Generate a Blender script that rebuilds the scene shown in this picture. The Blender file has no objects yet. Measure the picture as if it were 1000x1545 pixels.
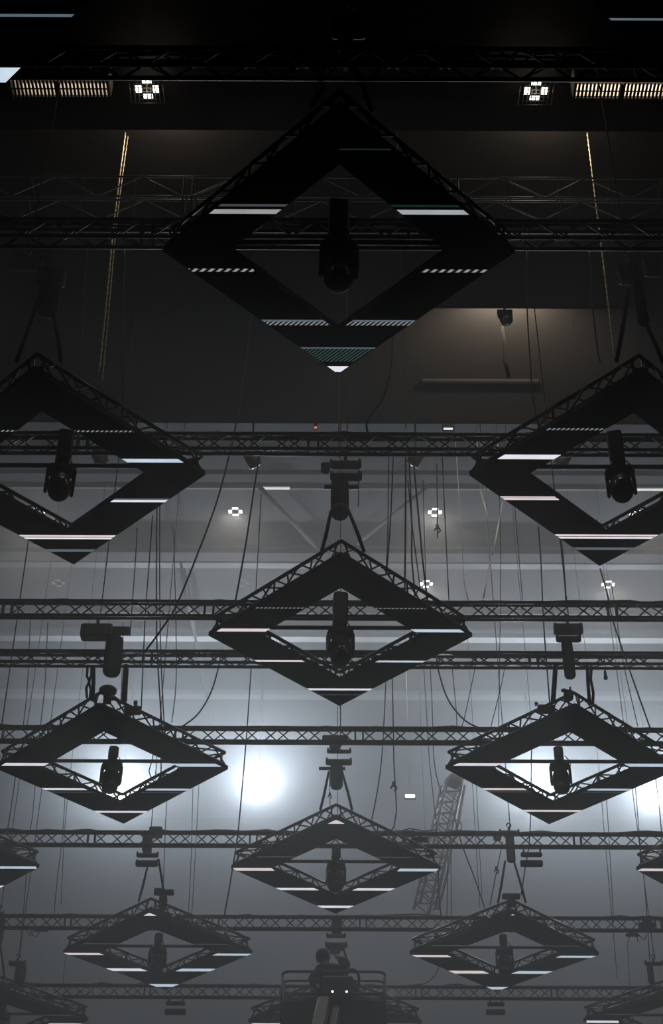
import bpy, math, random
from mathutils import Vector, Matrix
random.seed(7)
S = bpy.context.scene
COL = S.collection
sin, cos, pi = math.sin, math.cos, math.pi
# ------------------------------------------------------------------ camera
CAMZ = 1.6
FPX, PITCH, ROLL, YAW = 2379.0, 0.6765, 0.0046, -0.0011
IW, IH = 1000.0, 1545.0
_r0 = Vector((cos(YAW), -sin(YAW), 0)); _h = Vector((sin(YAW), cos(YAW), 0)); _z = Vector((0, 0, 1))
_F = _h * cos(PITCH) + _z * sin(PITCH); _u0 = -_h * sin(PITCH) + _z * cos(PITCH)
_R = _r0 * cos(ROLL) + _u0 * sin(ROLL); _U = -_r0 * sin(ROLL) + _u0 * cos(ROLL)
EYE = Vector((0, 0, CAMZ))
cd = bpy.data.cameras.new('camera'); cam = bpy.data.objects.new('camera', cd); COL.objects.link(cam)
cd.sensor_fit = 'VERTICAL'; cd.sensor_height = 36.0; cd.lens = FPX * 36.0 / IH; cd.clip_start = 0.05; cd.clip_end = 300
m3 = Matrix((_R, _U, -_F)).transposed()
cam.matrix_world = Matrix.Translation(EYE) @ m3.to_4x4()
S.camera = cam
# ------------------------------------------------------------------ look, haze
S.view_settings.view_transform = 'Standard'; S.view_settings.look = 'None'
S.view_settings.gamma = 1.0; S.view_settings.exposure = 0.22; S.view_settings.use_curve_mapping = False
S.cycles.use_denoising = True
S.cycles.max_bounces = 6; S.cycles.diffuse_bounces = 3; S.cycles.volume_bounces = 4
S.cycles.sample_clamp_indirect = 4.0
HAZE_REAR, HAZE_ROOF, HAZE_MID, HAZE_FRONT, HAZE_ANISO = 0.120, 0.026, 0.010, 0.030, 0.45
HAZE_EDGE = 27.4
FLOOD_W, SPILL_W = 620.0, 52.0
w = bpy.data.worlds.new('hall_air'); S.world = w; w.use_nodes = True
nt = w.node_tree; nt.nodes.clear()
wo = nt.nodes.new('ShaderNodeOutputWorld'); bg = nt.nodes.new('ShaderNodeBackground')
bg.inputs[0].default_value = (0, 0, 0, 1); bg.inputs[1].default_value = 0
nt.links.new(bg.outputs[0], wo.inputs['Surface'])


def ray(px, py):
    return (_F + _R * ((px - IW / 2) / FPX) - _U * ((py - IH / 2) / FPX))
def at_y(px, py, Y):
    d = ray(px, py); return EYE + d * (Y / d.y)
def at_z(px, py, Z):
    d = ray(px, py); return EYE + d * ((Z - CAMZ) / d.z)


def lamp(name, kind, loc, watts, color, aim=None, size=0.2, spot=None, blend=0.6):
    l = bpy.data.lights.new(name, kind); l.energy = watts; l.color = color
    o = bpy.data.objects.new(name, l); COL.objects.link(o); o.location = loc
    if kind == 'AREA': l.shape = 'DISK'; l.size = size
    else: l.shadow_soft_size = size
    if kind == 'SPOT': l.spot_size = spot; l.spot_blend = blend
    if aim is not None:
        o.rotation_euler = (Vector(aim) - Vector(loc)).to_track_quat('-Z', 'Y').to_euler()
    return o
COOL = (0.80, 0.90, 1.0); WARM = (1.0, 0.86, 0.70)
FLOOD_Y = 31.0
FLOOD_PX = [(184, 1200), (390, 1197), (806, 1200), (986, 1212)]
for px, py in FLOOD_PX:
    p = at_y(px, py, FLOOD_Y)
    lamp('flood_lamp', 'SPOT', p + Vector((0, -0.22, 0)), FLOOD_W, COOL, (p.x * 0.5, 14, 20.5), 0.16, math.radians(150), 0.9)
    lamp('flood_spill', 'POINT', p + Vector((0, -0.25, -.1)), SPILL_W, COOL, size=0.16)
# unseen lamps behind the soffit edges; near pair added to light the cloth
UNSEEN_SOFFIT_LAMPS = [((-2.05, 12.12, CAMZ + 16.15), 30.0), ((2.65, 12.12, CAMZ + 16.15), 30.0), ((2.42, 15.97, CAMZ + 16.72), 190.0), ((2.78, 15.97, CAMZ + 16.72), 120.0)]
for p, e in UNSEEN_SOFFIT_LAMPS:
    if p[1] < 14: lamp('unseen_soffit_lamp', 'POINT', p, e, WARM, size=0.06)
    else: lamp('unseen_soffit_lamp', 'SPOT', p, e, WARM, (p[0], p[1] + 1.6, p[2] + .25), 0.06, math.radians(150), .8)

# ------------------------------------------------------------------ materials
def mat(name, col, rough=0.6, metal=0.0, var=0.15, scale=30.0, bump=0.0, spec=0.4):
    m = bpy.data.materials.new(name); m.use_nodes = True; n = m.node_tree
    b = n.nodes['Principled BSDF']
    b.inputs['Roughness'].default_value = rough; b.inputs['Metallic'].default_value = metal
    b.inputs['Specular IOR Level'].default_value = spec
    tc = n.nodes.new('ShaderNodeTexCoord'); ns = n.nodes.new('ShaderNodeTexNoise')
    ns.inputs['Scale'].default_value = scale; ns.inputs['Detail'].default_value = 3
    n.links.new(tc.outputs['Object'], ns.inputs['Vector'])
    mx = n.nodes.new('ShaderNodeMix'); mx.data_type = 'RGBA'
    mx.inputs[6].default_value = (*[c * (1 - var) for c in col], 1); mx.inputs[7].default_value = (*[min(1, c * (1 + var)) for c in col], 1)
    n.links.new(ns.outputs[0], mx.inputs[0]); n.links.new(mx.outputs[2], b.inputs['Base Color'])
    if bump:
        bp = n.nodes.new('ShaderNodeBump'); bp.inputs['Strength'].default_value = bump
        n.links.new(ns.outputs[0], bp.inputs['Height']); n.links.new(bp.outputs[0], b.inputs['Normal'])
    return m
def wave_mat(name, col, scale, rough=0.8, amp=0.5, axis='X', spec=0.2):
    m = mat(name, col, rough, 0, 0.12, 6.0, 0, spec); n = m.node_tree; b = n.nodes['Principled BSDF']
    tc = n.nodes['Texture Coordinate']; wv = n.nodes.new('ShaderNodeTexWave'); wv.bands_direction = axis
    wv.inputs['Scale'].default_value = scale; wv.inputs['Distortion'].default_value = 1.2; wv.inputs['Detail'].default_value = 2
    bp = n.nodes.new('ShaderNodeBump'); bp.inputs['Strength'].default_value = amp
    n.links.new(tc.outputs['Object'], wv.inputs['Vector']); n.links.new(wv.outputs[1], bp.inputs['Height'])
    n.links.new(bp.outputs[0], b.inputs['Normal']); return m
def emit(name, col, strength, dots=None):
    m = bpy.data.materials.new(name); m.use_nodes = True; n = m.node_tree; n.nodes.clear()
    o = n.nodes.new('ShaderNodeOutputMaterial'); e = n.nodes.new('ShaderNodeEmission')
    e.inputs[0].default_value = (*col, 1); e.inputs[1].default_value = strength
    tc = n.nodes.new('ShaderNodeTexCoord'); ns = n.nodes.new('ShaderNodeTexNoise'); ns.inputs['Scale'].default_value = 3.0
    mr = n.nodes.new('ShaderNodeMapRange'); mr.inputs[3].default_value = strength * 0.8; mr.inputs[4].default_value = strength * 1.15
    n.links.new(tc.outputs['Object'], ns.inputs[0]); n.links.new(ns.outputs[0], mr.inputs[0])
    out = mr.outputs[0]
    if dots:
        wv = n.nodes.new('ShaderNodeTexWave'); wv.bands_direction = 'DIAGONAL'; wv.inputs['Scale'].default_value = dots
        pw = n.nodes.new('ShaderNodeMath'); pw.operation = 'POWER'; pw.inputs[1].default_value = 2.0
        mu = n.nodes.new('ShaderNodeMath'); mu.operation = 'MULTIPLY'
        n.links.new(tc.outputs['Object'], wv.inputs[0]); n.links.new(wv.outputs[1], pw.inputs[0])
        n.links.new(pw.outputs[0], mu.inputs[0]); n.links.new(out, mu.inputs[1]); out = mu.outputs[0]
    n.links.new(out, e.inputs[1]); n.links.new(e.outputs[0], o.inputs[0]); return m

M = dict(
    truss=mat('black_truss_paint', (0.012, 0.012, 0.012), 0.38, 0.0, 0.3, 25, 0, 0.5),
    old=mat('worn_aluminium', (0.10, 0.095, 0.085), 0.5, 0.5, 0.2, 20),
    panel=mat('black_screen_face', (0.010, 0.010, 0.0105), 0.55, 0, 0.15, 60, 0.05, 0.25),
    body=mat('black_fixture_body', (0.013, 0.013, 0.014), 0.5, 0, 0.25, 30, 0.05, 0.4),
    lens=mat('coated_lens_glass', (0.55, 0.47, 0.36), 0.25, 0.8, 0.3, 12, 0, 0.8),
    bag=mat('black_bag_cloth', (0.011, 0.011, 0.012), 0.85, 0, 0.3, 40, 0.3, 0.2),
    sling=mat('black_sling_web', (0.012, 0.012, 0.012), 0.8, 0, 0.3, 50, 0.2, 0.2),
    chain=mat('brass_chain_steel', (0.62, 0.50, 0.30), 0.4, 0.5, 0.3, 40),
    cable=mat('black_rubber_cable', (0.012, 0.012, 0.012), 0.6, 0, 0.2, 30),
    pale=mat('pale_wire', (0.55, 0.55, 0.55), 0.4, 0.3, 0.1, 30),
    beam=mat('pale_painted_steel', (0.24, 0.245, 0.25), 0.5, 0.0, 0.1, 5),
    litbeam=mat('lit_painted_steel', (0.70, 0.71, 0.72), 0.5, 0.0, 0.1, 5),  # lighter copy of beam, the floods' light on two purlins put into the colour
    deck=wave_mat('grey_roof_deck', (0.12, 0.122, 0.127), 1.2, 0.7, 0.15, 'X'),
    brace=mat('grey_brace_steel', (0.14, 0.142, 0.145), 0.5, 0, 0.1, 5),
    drape=wave_mat('black_ceiling_cloth', (0.032, 0.029, 0.026), 0.9, 0.9, 0.12, 'X', 0.1),
    near=wave_mat('black_corrugated_ceiling', (0.008, 0.007, 0.006), 5.0, 0.7, 0.5, 'X', 0.3),
    wall=wave_mat('dark_wall_drape', (0.030, 0.031, 0.033), 1.6, 0.9, 0.6, 'X', 0.1),
    floor=mat('dark_concrete', (0.04, 0.04, 0.042), 0.7, 0, 0.2, 2, 0.1),
    slat=mat('pale_grille_slat', (0.35, 0.31, 0.26), 0.4, 0.2, 0.1, 20),
    cage=mat('black_wire', (0.015, 0.014, 0.013), 0.5, 0.3, 0.1, 20),
    tower=mat('silver_truss', (0.10, 0.10, 0.105), 0.5, 0.2, 0.15, 20),
    lift=mat('dark_lift_paint', (0.020, 0.020, 0.021), 0.45, 0, 0.2, 20),
    boom=mat('beige_boom_paint', (0.20, 0.19, 0.165), 0.5, 0.1, 0.12, 8),
    cloth=mat('black_workwear', (0.012, 0.012, 0.013), 0.9, 0, 0.3, 30, 0.2, 0.2),
    skin=mat('skin', (0.30, 0.20, 0.15), 0.6, 0, 0.1, 30),
    hair=mat('dark_hair', (0.015, 0.012, 0.010), 0.6, 0, 0.3, 60, 0.4),
    e_white=emit('screen_lilac_white', (0.93, 0.90, 1.0), 0.85),
    e_pink=emit('screen_rose_white', (1.0, 0.88, 0.88), 0.75),
    e_blue=emit('screen_ice_blue', (0.72, 0.86, 1.0), 0.72),
    e_soft=emit('screen_soft_grey', (0.95, 0.93, 0.97), 0.30),
    e_softblue=emit('screen_soft_blue', (0.85, 0.90, 1.0), 0.36),
    e_mid=emit('screen_grey_white', (0.85, 0.90, 1.0), 0.30, 14.0),
    e_dim=emit('screen_dim_blue', (0.55, 0.72, 0.85), 0.16),
    e_faint=emit('screen_faint_grey', (0.8, 0.85, 0.95), 0.06),
    e_green=emit('screen_green_grey', (0.50, 0.85, 0.85), 0.075, 16.0),
    e_teal=emit('screen_dark_teal', (0.30, 0.75, 0.65), 0.022),
    e_dot=emit('screen_dotted_white', (1.0, 0.93, 0.86), 0.35, 9.0),
    e_lamp=emit('lamp_face_cool', (0.95, 0.98, 1.0), 40.0),
    e_bay=emit('lamp_face_neutral', (1.0, 0.96, 0.90), 3.0),
    e_bayoff=emit('lamp_face_dimmed', (1.0, 0.96, 0.92), 0.16),
    e_warm=emit('lamp_face_warm', (1.0, 0.90, 0.76), 5.0),
    e_strip=emit('strip_lamp_face', (1.0, 0.98, 0.96), 0.8),
    e_dot_lamp=emit('small_indicator', (1.0, 1.0, 1.0), 1.5),
    e_red=emit('red_indicator', (1.0, 0.25, 0.2), 0.7),
)

# ------------------------------------------------------------------ mesh builder
class MB:
    def __init__(s): s.v = []; s.f = []; s.sm = []
    def poly(s, pts, faces, smooth=False):
        b = len(s.v); s.v += [tuple(p) for p in pts]
        for f in faces: s.f.append(tuple(b + i for i in f)); s.sm.append(smooth)
        return s
    def box(s, c, d, mtx=None, bev=0.0):
        c = Vector(c); hx, hy, hz = d[0] / 2, d[1] / 2, d[2] / 2
        b = min(bev, hx * .9, hy * .9, hz * .9)
        if b <= 0:
            P = [Vector((x * hx, y * hy, z * hz)) for z in (-1, 1) for x, y in ((-1, -1), (1, -1), (1, 1), (-1, 1))]
            Fc = [(0, 3, 2, 1), (4, 5, 6, 7), (0, 1, 5, 4), (1, 2, 6, 5), (2, 3, 7, 6), (3, 0, 4, 7)]
        else:
            def ring(x, y, z, k):
                q = k
                return [Vector(p) for p in ((-x + q, -y, z), (x - q, -y, z), (x, -y + q, z), (x, y - q, z), (x - q, y, z), (-x + q, y, z), (-x, y - q, z), (-x, -y + q, z))]
            P = ring(hx - b, hy - b, -hz, b * .6) + ring(hx, hy, -hz + b, b) + ring(hx, hy, hz - b, b) + ring(hx - b, hy - b, hz, b * .6)
            Fc = [tuple(range(7, -1, -1)), tuple(range(24, 32))]
            for k in range(3):
                for i in range(8):
                    j = (i + 1) % 8; Fc.append((k * 8 + i, k * 8 + j, k * 8 + 8 + j, k * 8 + 8 + i))
        if mtx is not None: P = [mtx @ p for p in P]
        return s.poly([p + c for p in P], Fc)
    def tube(s, pts, r, n=6, caps=True, smooth=True):
        pts = [Vector(p) for p in pts]; k = len(pts)
        rs = r if isinstance(r, (list, tuple)) else [r] * k
        V = []; t0 = (pts[1] - pts[0]).normalized()
        up = Vector((0, 0, 1)) if abs(t0.z) < .9 else Vector((1, 0, 0))
        a = t0.cross(up).normalized()
        for i, p in enumerate(pts):
            t = (pts[min(i + 1, k - 1)] - pts[max(i - 1, 0)]).normalized()
            a = (a - t * a.dot(t)).normalized(); b = t.cross(a)
            for j in range(n):
                g = 2 * pi * j / n; V.append(p + (a * cos(g) + b * sin(g)) * rs[i])
        Fc = []
        for i in range(k - 1):
            for j in range(n):
                q = (j + 1) % n; Fc.append((i * n + j, i * n + q, (i + 1) * n + q, (i + 1) * n + j))
        s.poly(V, Fc, smooth)
        if caps:
            b = len(s.v) - len(V)
            s.f.append(tuple(b + j for j in range(n - 1, -1, -1))); s.sm.append(False)
            s.f.append(tuple(b + (k - 1) * n + j for j in range(n))); s.sm.append(False)
        return s
    def lathe(s, c, prof, n=16, mtx=None, sx=1.0, sy=1.0):
        c = Vector(c); V = []
        for r, z in prof:
            for j in range(n):
                g = 2 * pi * j / n; p = Vector((r * cos(g) * sx, r * sin(g) * sy, z))
                V.append((mtx @ p if mtx is not None else p) + c)
        k = len(prof); Fc = []
        for i in range(k - 1):
            for j in range(n):
                q = (j + 1) % n; Fc.append((i * n + j, i * n + q, (i + 1) * n + q, (i + 1) * n + j))
        Fc.append(tuple(range(n - 1, -1, -1))); Fc.append(tuple((k - 1) * n + j for j in range(n)))
        return s.poly(V, Fc, True)
    def prism(s, xy, z0, z1):
        k = len(xy); P = [(x, y, z0) for x, y in xy] + [(x, y, z1) for x, y in xy]
        a = sum(xy[i][0] * xy[(i + 1) % k][1] - xy[(i + 1) % k][0] * xy[i][1] for i in range(k))
        if a < 0: P = [(x, y, z0) for x, y in xy[::-1]] + [(x, y, z1) for x, y in xy[::-1]]
        Fc = [tuple(range(k - 1, -1, -1)), tuple(range(k, 2 * k))] + [(i, (i + 1) % k, k + (i + 1) % k, k + i) for i in range(k)]
        return s.poly(P, Fc)
    def mesh(s, name, material):
        me = bpy.data.meshes.new(name); me.from_pydata(s.v, [], s.f); me.polygons.foreach_set('use_smooth', s.sm)
        me.materials.append(M[material]); me.update(); return me
def link(name, me, parent=None, loc=(0, 0, 0), rotz=0.0):
    o = bpy.data.objects.new(name, me); COL.objects.link(o); o.location = loc; o.rotation_euler = (0, 0, rotz)
    if parent: o.parent = parent
    return o
def obj(name, mb, material, parent=None, loc=(0, 0, 0), rotz=0.0): return link(name, mb.mesh(name, material), parent, loc, rotz)
def tag(o, label, cat, group=None):
    o['label'] = label; o['category'] = cat
    if group: o['group'] = group
    return o
def thing(name, label, cat, loc=(0, 0, 0), group=None, rotz=0.0):
    o = bpy.data.objects.new(name, None); COL.objects.link(o); o.location = loc; o.rotation_euler = (0, 0, rotz); o.empty_display_size = .1
    return tag(o, label, cat, group)
def struct(name, mb, material):
    o = obj(name, mb, material); o['kind'] = 'structure'; return o
def rel(pts, o): return [Vector(p) - Vector(o) for p in pts]

# ------------------------------------------------------------------ the hall
HX, Y0, Y1 = 15.0, -7.0, 38.0
C1, C2, C3, C4 = CAMZ + 15.5, CAMZ + 16.5, CAMZ + 17.2, CAMZ + 20.0   # near ceiling, two cloth ceilings, roof deck
E1, E2, E3 = 11.93, 15.86, 19.12                                       # their far edges
TOP = C4 + 0.4
struct('floor', MB().box((0, (Y0 + Y1) / 2, -.1), (2 * HX, Y1 - Y0, .2)), 'floor')
struct('wall_left', MB().box((-HX - .1, (Y0 + Y1) / 2, TOP / 2), (.2, Y1 - Y0, TOP)), 'wall')
struct('wall_right', MB().box((HX + .1, (Y0 + Y1) / 2, TOP / 2), (.2, Y1 - Y0, TOP)), 'wall')
struct('wall_back', MB().box((0, Y1 + .1, TOP / 2), (2 * HX + .4, .2, TOP)), 'wall')
struct('wall_front', MB().box((0, Y0 - .1, TOP / 2), (2 * HX + .4, .2, TOP)), 'wall')
struct('ceiling_near', MB().box((0, (Y0 + E1) / 2, C1 + .1), (2 * HX, E1 - Y0, .2)).box((0, E1 - .06, C1 + .6), (2 * HX, .12, 1.2)), 'near')
struct('ceiling_cloth_front', MB().box((0, (E1 + E2) / 2, C2 + .05), (2 * HX, E2 - E1, .1)).box((0, E2 - .04, C2 + .4), (2 * HX, .08, .8)), 'drape')
struct('ceiling_cloth_rear', MB().box((0, (E2 + E3) / 2, C3 + .05), (2 * HX, E3 - E2, .1)).box((0, E3 - .04, C3 + 1.5), (2 * HX, .08, 3.0)), 'drape')
struct('ceiling_roof', MB().box((0, (E3 + Y1) / 2, C4 + .1), (2 * HX, Y1 - E3, .2)), 'deck')
def haze(name, y0, y1, z0, z1, density, tint):
    m = bpy.data.materials.new(name); m.use_nodes = True; q = m.node_tree; q.nodes.clear()
    o = q.nodes.new('ShaderNodeOutputMaterial'); v = q.nodes.new('ShaderNodeVolumeScatter')
    v.inputs['Color'].default_value = tint; v.inputs['Density'].default_value = density; v.inputs['Anisotropy'].default_value = HAZE_ANISO
    q.links.new(v.outputs[0], o.inputs['Volume']); M[name] = m
    h = obj('haze', MB().box((0, (y0 + y1) / 2, (z0 + z1) / 2 + .01), (2 * HX - .1, y1 - y0, z1 - z0 - .02)), name)
    tag(h, 'stage haze filling the ' + name.replace('_', ' '), 'haze'); h['kind'] = 'stuff'
haze('far_half_of_the_hall', HAZE_EDGE, Y1 - .05, 0, C4 - .02, HAZE_REAR, (0.90, 0.95, 1.0, 1))
haze('air_behind_the_middle_pair_of_frames', 18.0, HAZE_EDGE - .02, 0, C1 - .05, HAZE_MID, (.97, 0.98, 1.0, 1))
haze('roof_space_over_the_lower_frames', 19.25, HAZE_EDGE - .02, C1 - .03, C4 - .02, HAZE_ROOF, (1.0, 0.98, 0.96, 1))
haze('low_air_between_the_near_trusses', 8.0, 17.98, 0, CAMZ + 11.4, HAZE_FRONT, (1.0, 0.98, 0.95, 1))
# wide soffit beam at the near ceiling's far edge
p0 = at_z(500, 152, C1 - .02); struct('trim_1', MB().box((0, (p0.y + E1) / 2, C1 - .0), (2 * HX, E1 - p0.y, .06)), 'near')
# roof purlins and shallow ducts across the roof, each at its own height
n = 2
def purlin(py, thick, zdrop, material='beam', x0=-HX, x1=HX, h=.12):
    global n
    a = at_z(500, py - thick / 2, C4 - zdrop); b = at_z(500, py + thick / 2, C4 - zdrop)
    struct('trim_%d' % n, MB().box(((x0 + x1) / 2, (a.y + b.y) / 2, C4 - zdrop + h / 2), (x1 - x0, abs(b.y - a.y), h)), material); n += 1
for py, th, zd, mt_ in ((722, 12, .30, 'deck'), (738, 2.5, .12, 'beam'), (831, 2.5, .12, 'beam'), (841, 13, .35, 'deck'), (854, 8, .30, 'beam'),
                        (928, 5, .15, 'brace'), (965, 8, .30, 'litbeam'), (1052, 8, .30, 'litbeam'), (1006, 3, .15, 'brace')):
    purlin(py, th, zd, mt_)
def brace(a, b, r, material='brace', za=.25, zb=.25):
    global n
    p, q = at_z(*a, C4 - za), at_z(*b, C4 - zb)
    struct('trim_%d' % n, MB().tube([p, q], r, 6), material); n += 1
brace((652, 728), (540, 820), .04, 'deck'); brace((262, 790), (322, 1100), .06, 'brace'); brace((380, 722), (486, 835), .05, 'deck')
# hem batten on the rear cloth ceiling and the crease seam over it
a = at_z(636, 574, C3 - .02); b = at_z(812, 577, C3 - .02)
struct('trim_%d' % n, MB().box(((a.x + b.x) / 2, a.y, C3 - .03), (b.x - a.x, .07, .05), bev=.01), 'drape'); n += 1
cr = MB(); q0 = at_z(757, 492, C3); q1 = at_z(765, 566, C3)
cr.tube([q0 + Vector((0, 0, .02)), q0.lerp(q1, .35) + Vector((.02, 0, .012)), q0.lerp(q1, .7) + Vector((-.01, 0, .018)), q1 + Vector((.02, 0, .008))], .034, 8)
struct('trim_%d' % n, cr, 'drape'); n += 1

# ------------------------------------------------------------------ box truss along x
def zig(mb, a, b, c, d, pitch, r, phase=0):
    """zigzag lacing between line a-b and line c-d"""
    a, b, c, d = map(Vector, (a, b, c, d)); L = (b - a).length; k = max(2, int(round(L / (pitch / 2))))
    P = []
    for i in range(k + 1):
        t = i / k; P.append(a.lerp(b, t) if (i + phase) % 2 == 0 else c.lerp(d, t))
    for i in range(k): mb.tube([P[i], P[i + 1]], r, 5, caps=False)
def truss_span(label, Y, z, x0=-12.0, x1=12.0, h=.168, d=.12, r=.0195, seg=2.32, off=0.0, material='truss', cables=True, lattice=False, pitch=.42):
    t = thing('truss_span', label, 'truss', (0, Y, z), 'ceiling truss spans')
    H, W = h / 2, d / 2
    for y in (-W, W):
        for zz in (-H, H): obj('chord', MB().tube([(x0, y, zz), (x1, y, zz)], r, 8), material, t)
    lac = MB(); x = x0 + off - seg; ends = []
    while x < x1:
        a, b = max(x + .05, x0), min(x + seg - .05, x1)
        if b - a > .4:
            zig(lac, (a, -W, -H), (b, -W, -H), (a, -W, H), (b, -W, H), pitch, .0095, 0)
            zig(lac, (a, W, -H), (b, W, -H), (a, W, H), (b, W, H), pitch, .0095, 0 if pitch > .9 else 1)
            for zz in (-H, H):
                if lattice: zig(lac, (a, -W, zz), (b, -W, zz), (a, W, zz), (b, W, zz), .42, .008, 0)
                else:
                    k = int((b - a) / (pitch / 2))
                    for i in range(k + 1): lac.tube([(a + (b - a) * i / k, -W, zz), (a + (b - a) * i / k, W, zz)], .008, 5, caps=False)
            ends += [a, b]
        x += seg
    obj('lacing', lac, material, t)
    for e in ends:
        m = MB()
        for q in (((e, -W, -H), (e, -W, H)), ((e, W, -H), (e, W, H)), ((e, -W, -H), (e, W, -H)), ((e, -W, H), (e, W, H))): m.tube(q, .012, 6, caps=False)
        obj('end_frame', m, material, t)
    if cables:
        rnd = random.Random(int(Y * 100)); m = MB()
        for y in (-.015, .015):
            P = []; x = x0
            while x < x1:
                P.append((x, y + rnd.uniform(-.012, .012), H + .006 + rnd.random() ** 4 * .045)); x += rnd.uniform(.15, .4)
            m.tube(P, .013, 6)
        obj('cable_run', m, 'cable', t)
    return t
LEDZ = CAMZ + 10.0
TR = LEDZ + 0.48
def Yrow(py, z): return at_z(500, py, z).y
ROWS = [(96, 'nearly black truss across the top of the photo, under the two caged ceiling lamps', 0.4, .20),
        (353, 'dark truss running behind the largest diamond frame', 1.1, .19),
        (670, 'dark truss across the photo crossing the upper left and upper right diamond frames', 0.2, .19),
        (921, 'black truss crossing just above the middle of the central diamond frame', 1.3, .185),
        (1110, 'black truss behind the two diamond frames with flood glare at their tips', 0.75, .18),
        (1267, 'grey truss just below the bright flood glow', 1.6, .18),
        (1393, 'hazy truss passing behind the two small lower diamond frames', 0.9, .18),
        (1497, 'faintest lowest truss, level with the lift basket', 1.9, .18)]
ROWY = []
for i, (py, lab, off, s) in enumerate(ROWS):
    Y = Yrow(py, TR); ROWY.append(Y)
    h_, d_ = ((.22, .125), (.22, .125), (.20, .085), (.20, .062), (.20, .065))[min(i, 4)]
    truss_span(lab, Y, TR, h=h_, d=d_, off=off, lattice=i < 3)
truss_span('black truss one below the central one, with straps to the middle pair of frames', Yrow(995, TR), TR, h=.158, d=.10, off=.5, lattice=True)
Yold = Yrow(300, CAMZ + 14.0)
truss_span('thin tan truss high up, dimly lit above the largest diamond frame', Yold, CAMZ + 14.0, h=.34, d=.34, r=.012, pitch=1.0, seg=3.0, off=1.35, material='old', cables=False)

# ------------------------------------------------------------------ diamond frames
A, BW = 1.4746, .395
TH = .055                     # screen thickness
SQ2 = math.sqrt(2)
INN = A - BW * SQ2
def side_mesh():
    """one side of the diamond from the left tip (-A,0) to the far tip (0,A), rotated for the others"""
    m = MB()
    m.prism([(-A, 0), (0, A), (0, INN), (-INN, 0)], 0, TH)
    m.prism([(-A + .06, .03), (-.03, A - .06), (-.03, INN + .06), (-INN - .06, .03)], TH, TH + .02)
    return m.mesh('led_panel', 'panel')
PANEL = side_mesh()
TZ0, TZ1 = .075, .245
def diag(d): return A - d * SQ2
def truss_side_meshes():
    d1, d2 = .035, BW - .14; a1, a2 = diag(d1), diag(d2)
    lac = MB()
    def ln(a, z): return (-a, .02, z), (-.02, a, z)
    for (aa, za, ab, zb, ph) in ((a1, TZ0, a1, TZ1, 0), (a2, TZ0, a2, TZ1, 1), (a1, TZ1, a2, TZ1, 0), (a1, TZ0, a2, TZ0, 1)):
        p, q = ln(aa, za); u, v = ln(ab, zb); zig(lac, p, q, u, v, .40, .011, ph)
    for t in (0.03, .5, .97):
        for aa in (a1, a2):
            p0_, q0_ = ln(aa, TZ0); p1_, q1_ = ln(aa, TZ1)
            lac.tube([Vector(p0_).lerp(Vector(q0_), t), Vector(p1_).lerp(Vector(q1_), t)], .012, 6, caps=False)
    ch = [MB().tube([(-a, 0, z), (0, a, z)], .021, 8).mesh('chord', 'truss') for a in (a1, a2) for z in (TZ0, TZ1)]
    clamps = MB()
    for t in (.2, .4, .6, .8):
        p = Vector((-a2, 0, 0)).lerp(Vector((0, a2, 0)), t); clamps.box((p.x, p.y, TZ0 - .005), (.05, .05, .06), Matrix.Rotation(pi / 4, 3, 'Z'), .008)
    return lac.mesh('truss_side', 'truss'), ch, clamps.mesh('panel_clamp', 'truss')
TSIDE, TCH, TCL = truss_side_meshes()
CROSS = MB().tube([(-INN - .12, 0, .115), (INN + .12, 0, .115)], .024, 8).mesh('crossbar', 'truss')

def stripe(parent, name, y0, y1, side, material, clipx=None):
    """lit pixel rows of the screen between local y0 and y1; side L, R or B"""
    def ext(y):
        o = A - abs(y); i = INN - abs(y)
        return max(o, 0), max(i, 0)
    o0, i0 = ext(y0); o1, i1 = ext(y1); m = MB(); e = .008
    if i0 <= 0 and i1 <= 0:
        l_, r_ = (0 if side == 'R' else 1), (0 if side == 'L' else 1)
        m.prism([((-o0 + e) * l_, y0), ((o0 - e) * r_, y0), ((o1 - e) * r_, y1), ((-o1 + e) * l_, y1)], -.004, .001)
    else:
        if side in 'LB': m.prism([(-o0 + e, y0), (-i0 - e, y0), (-i1 - e, y1), (-o1 + e, y1)], -.004, .001)
        if side in 'RB': m.prism([(o0 - e, y0), (i0 + e, y0), (i1 + e, y1), (o1 - e, y1)], -.004, .001)
    return obj(name, m, material, parent)

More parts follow.
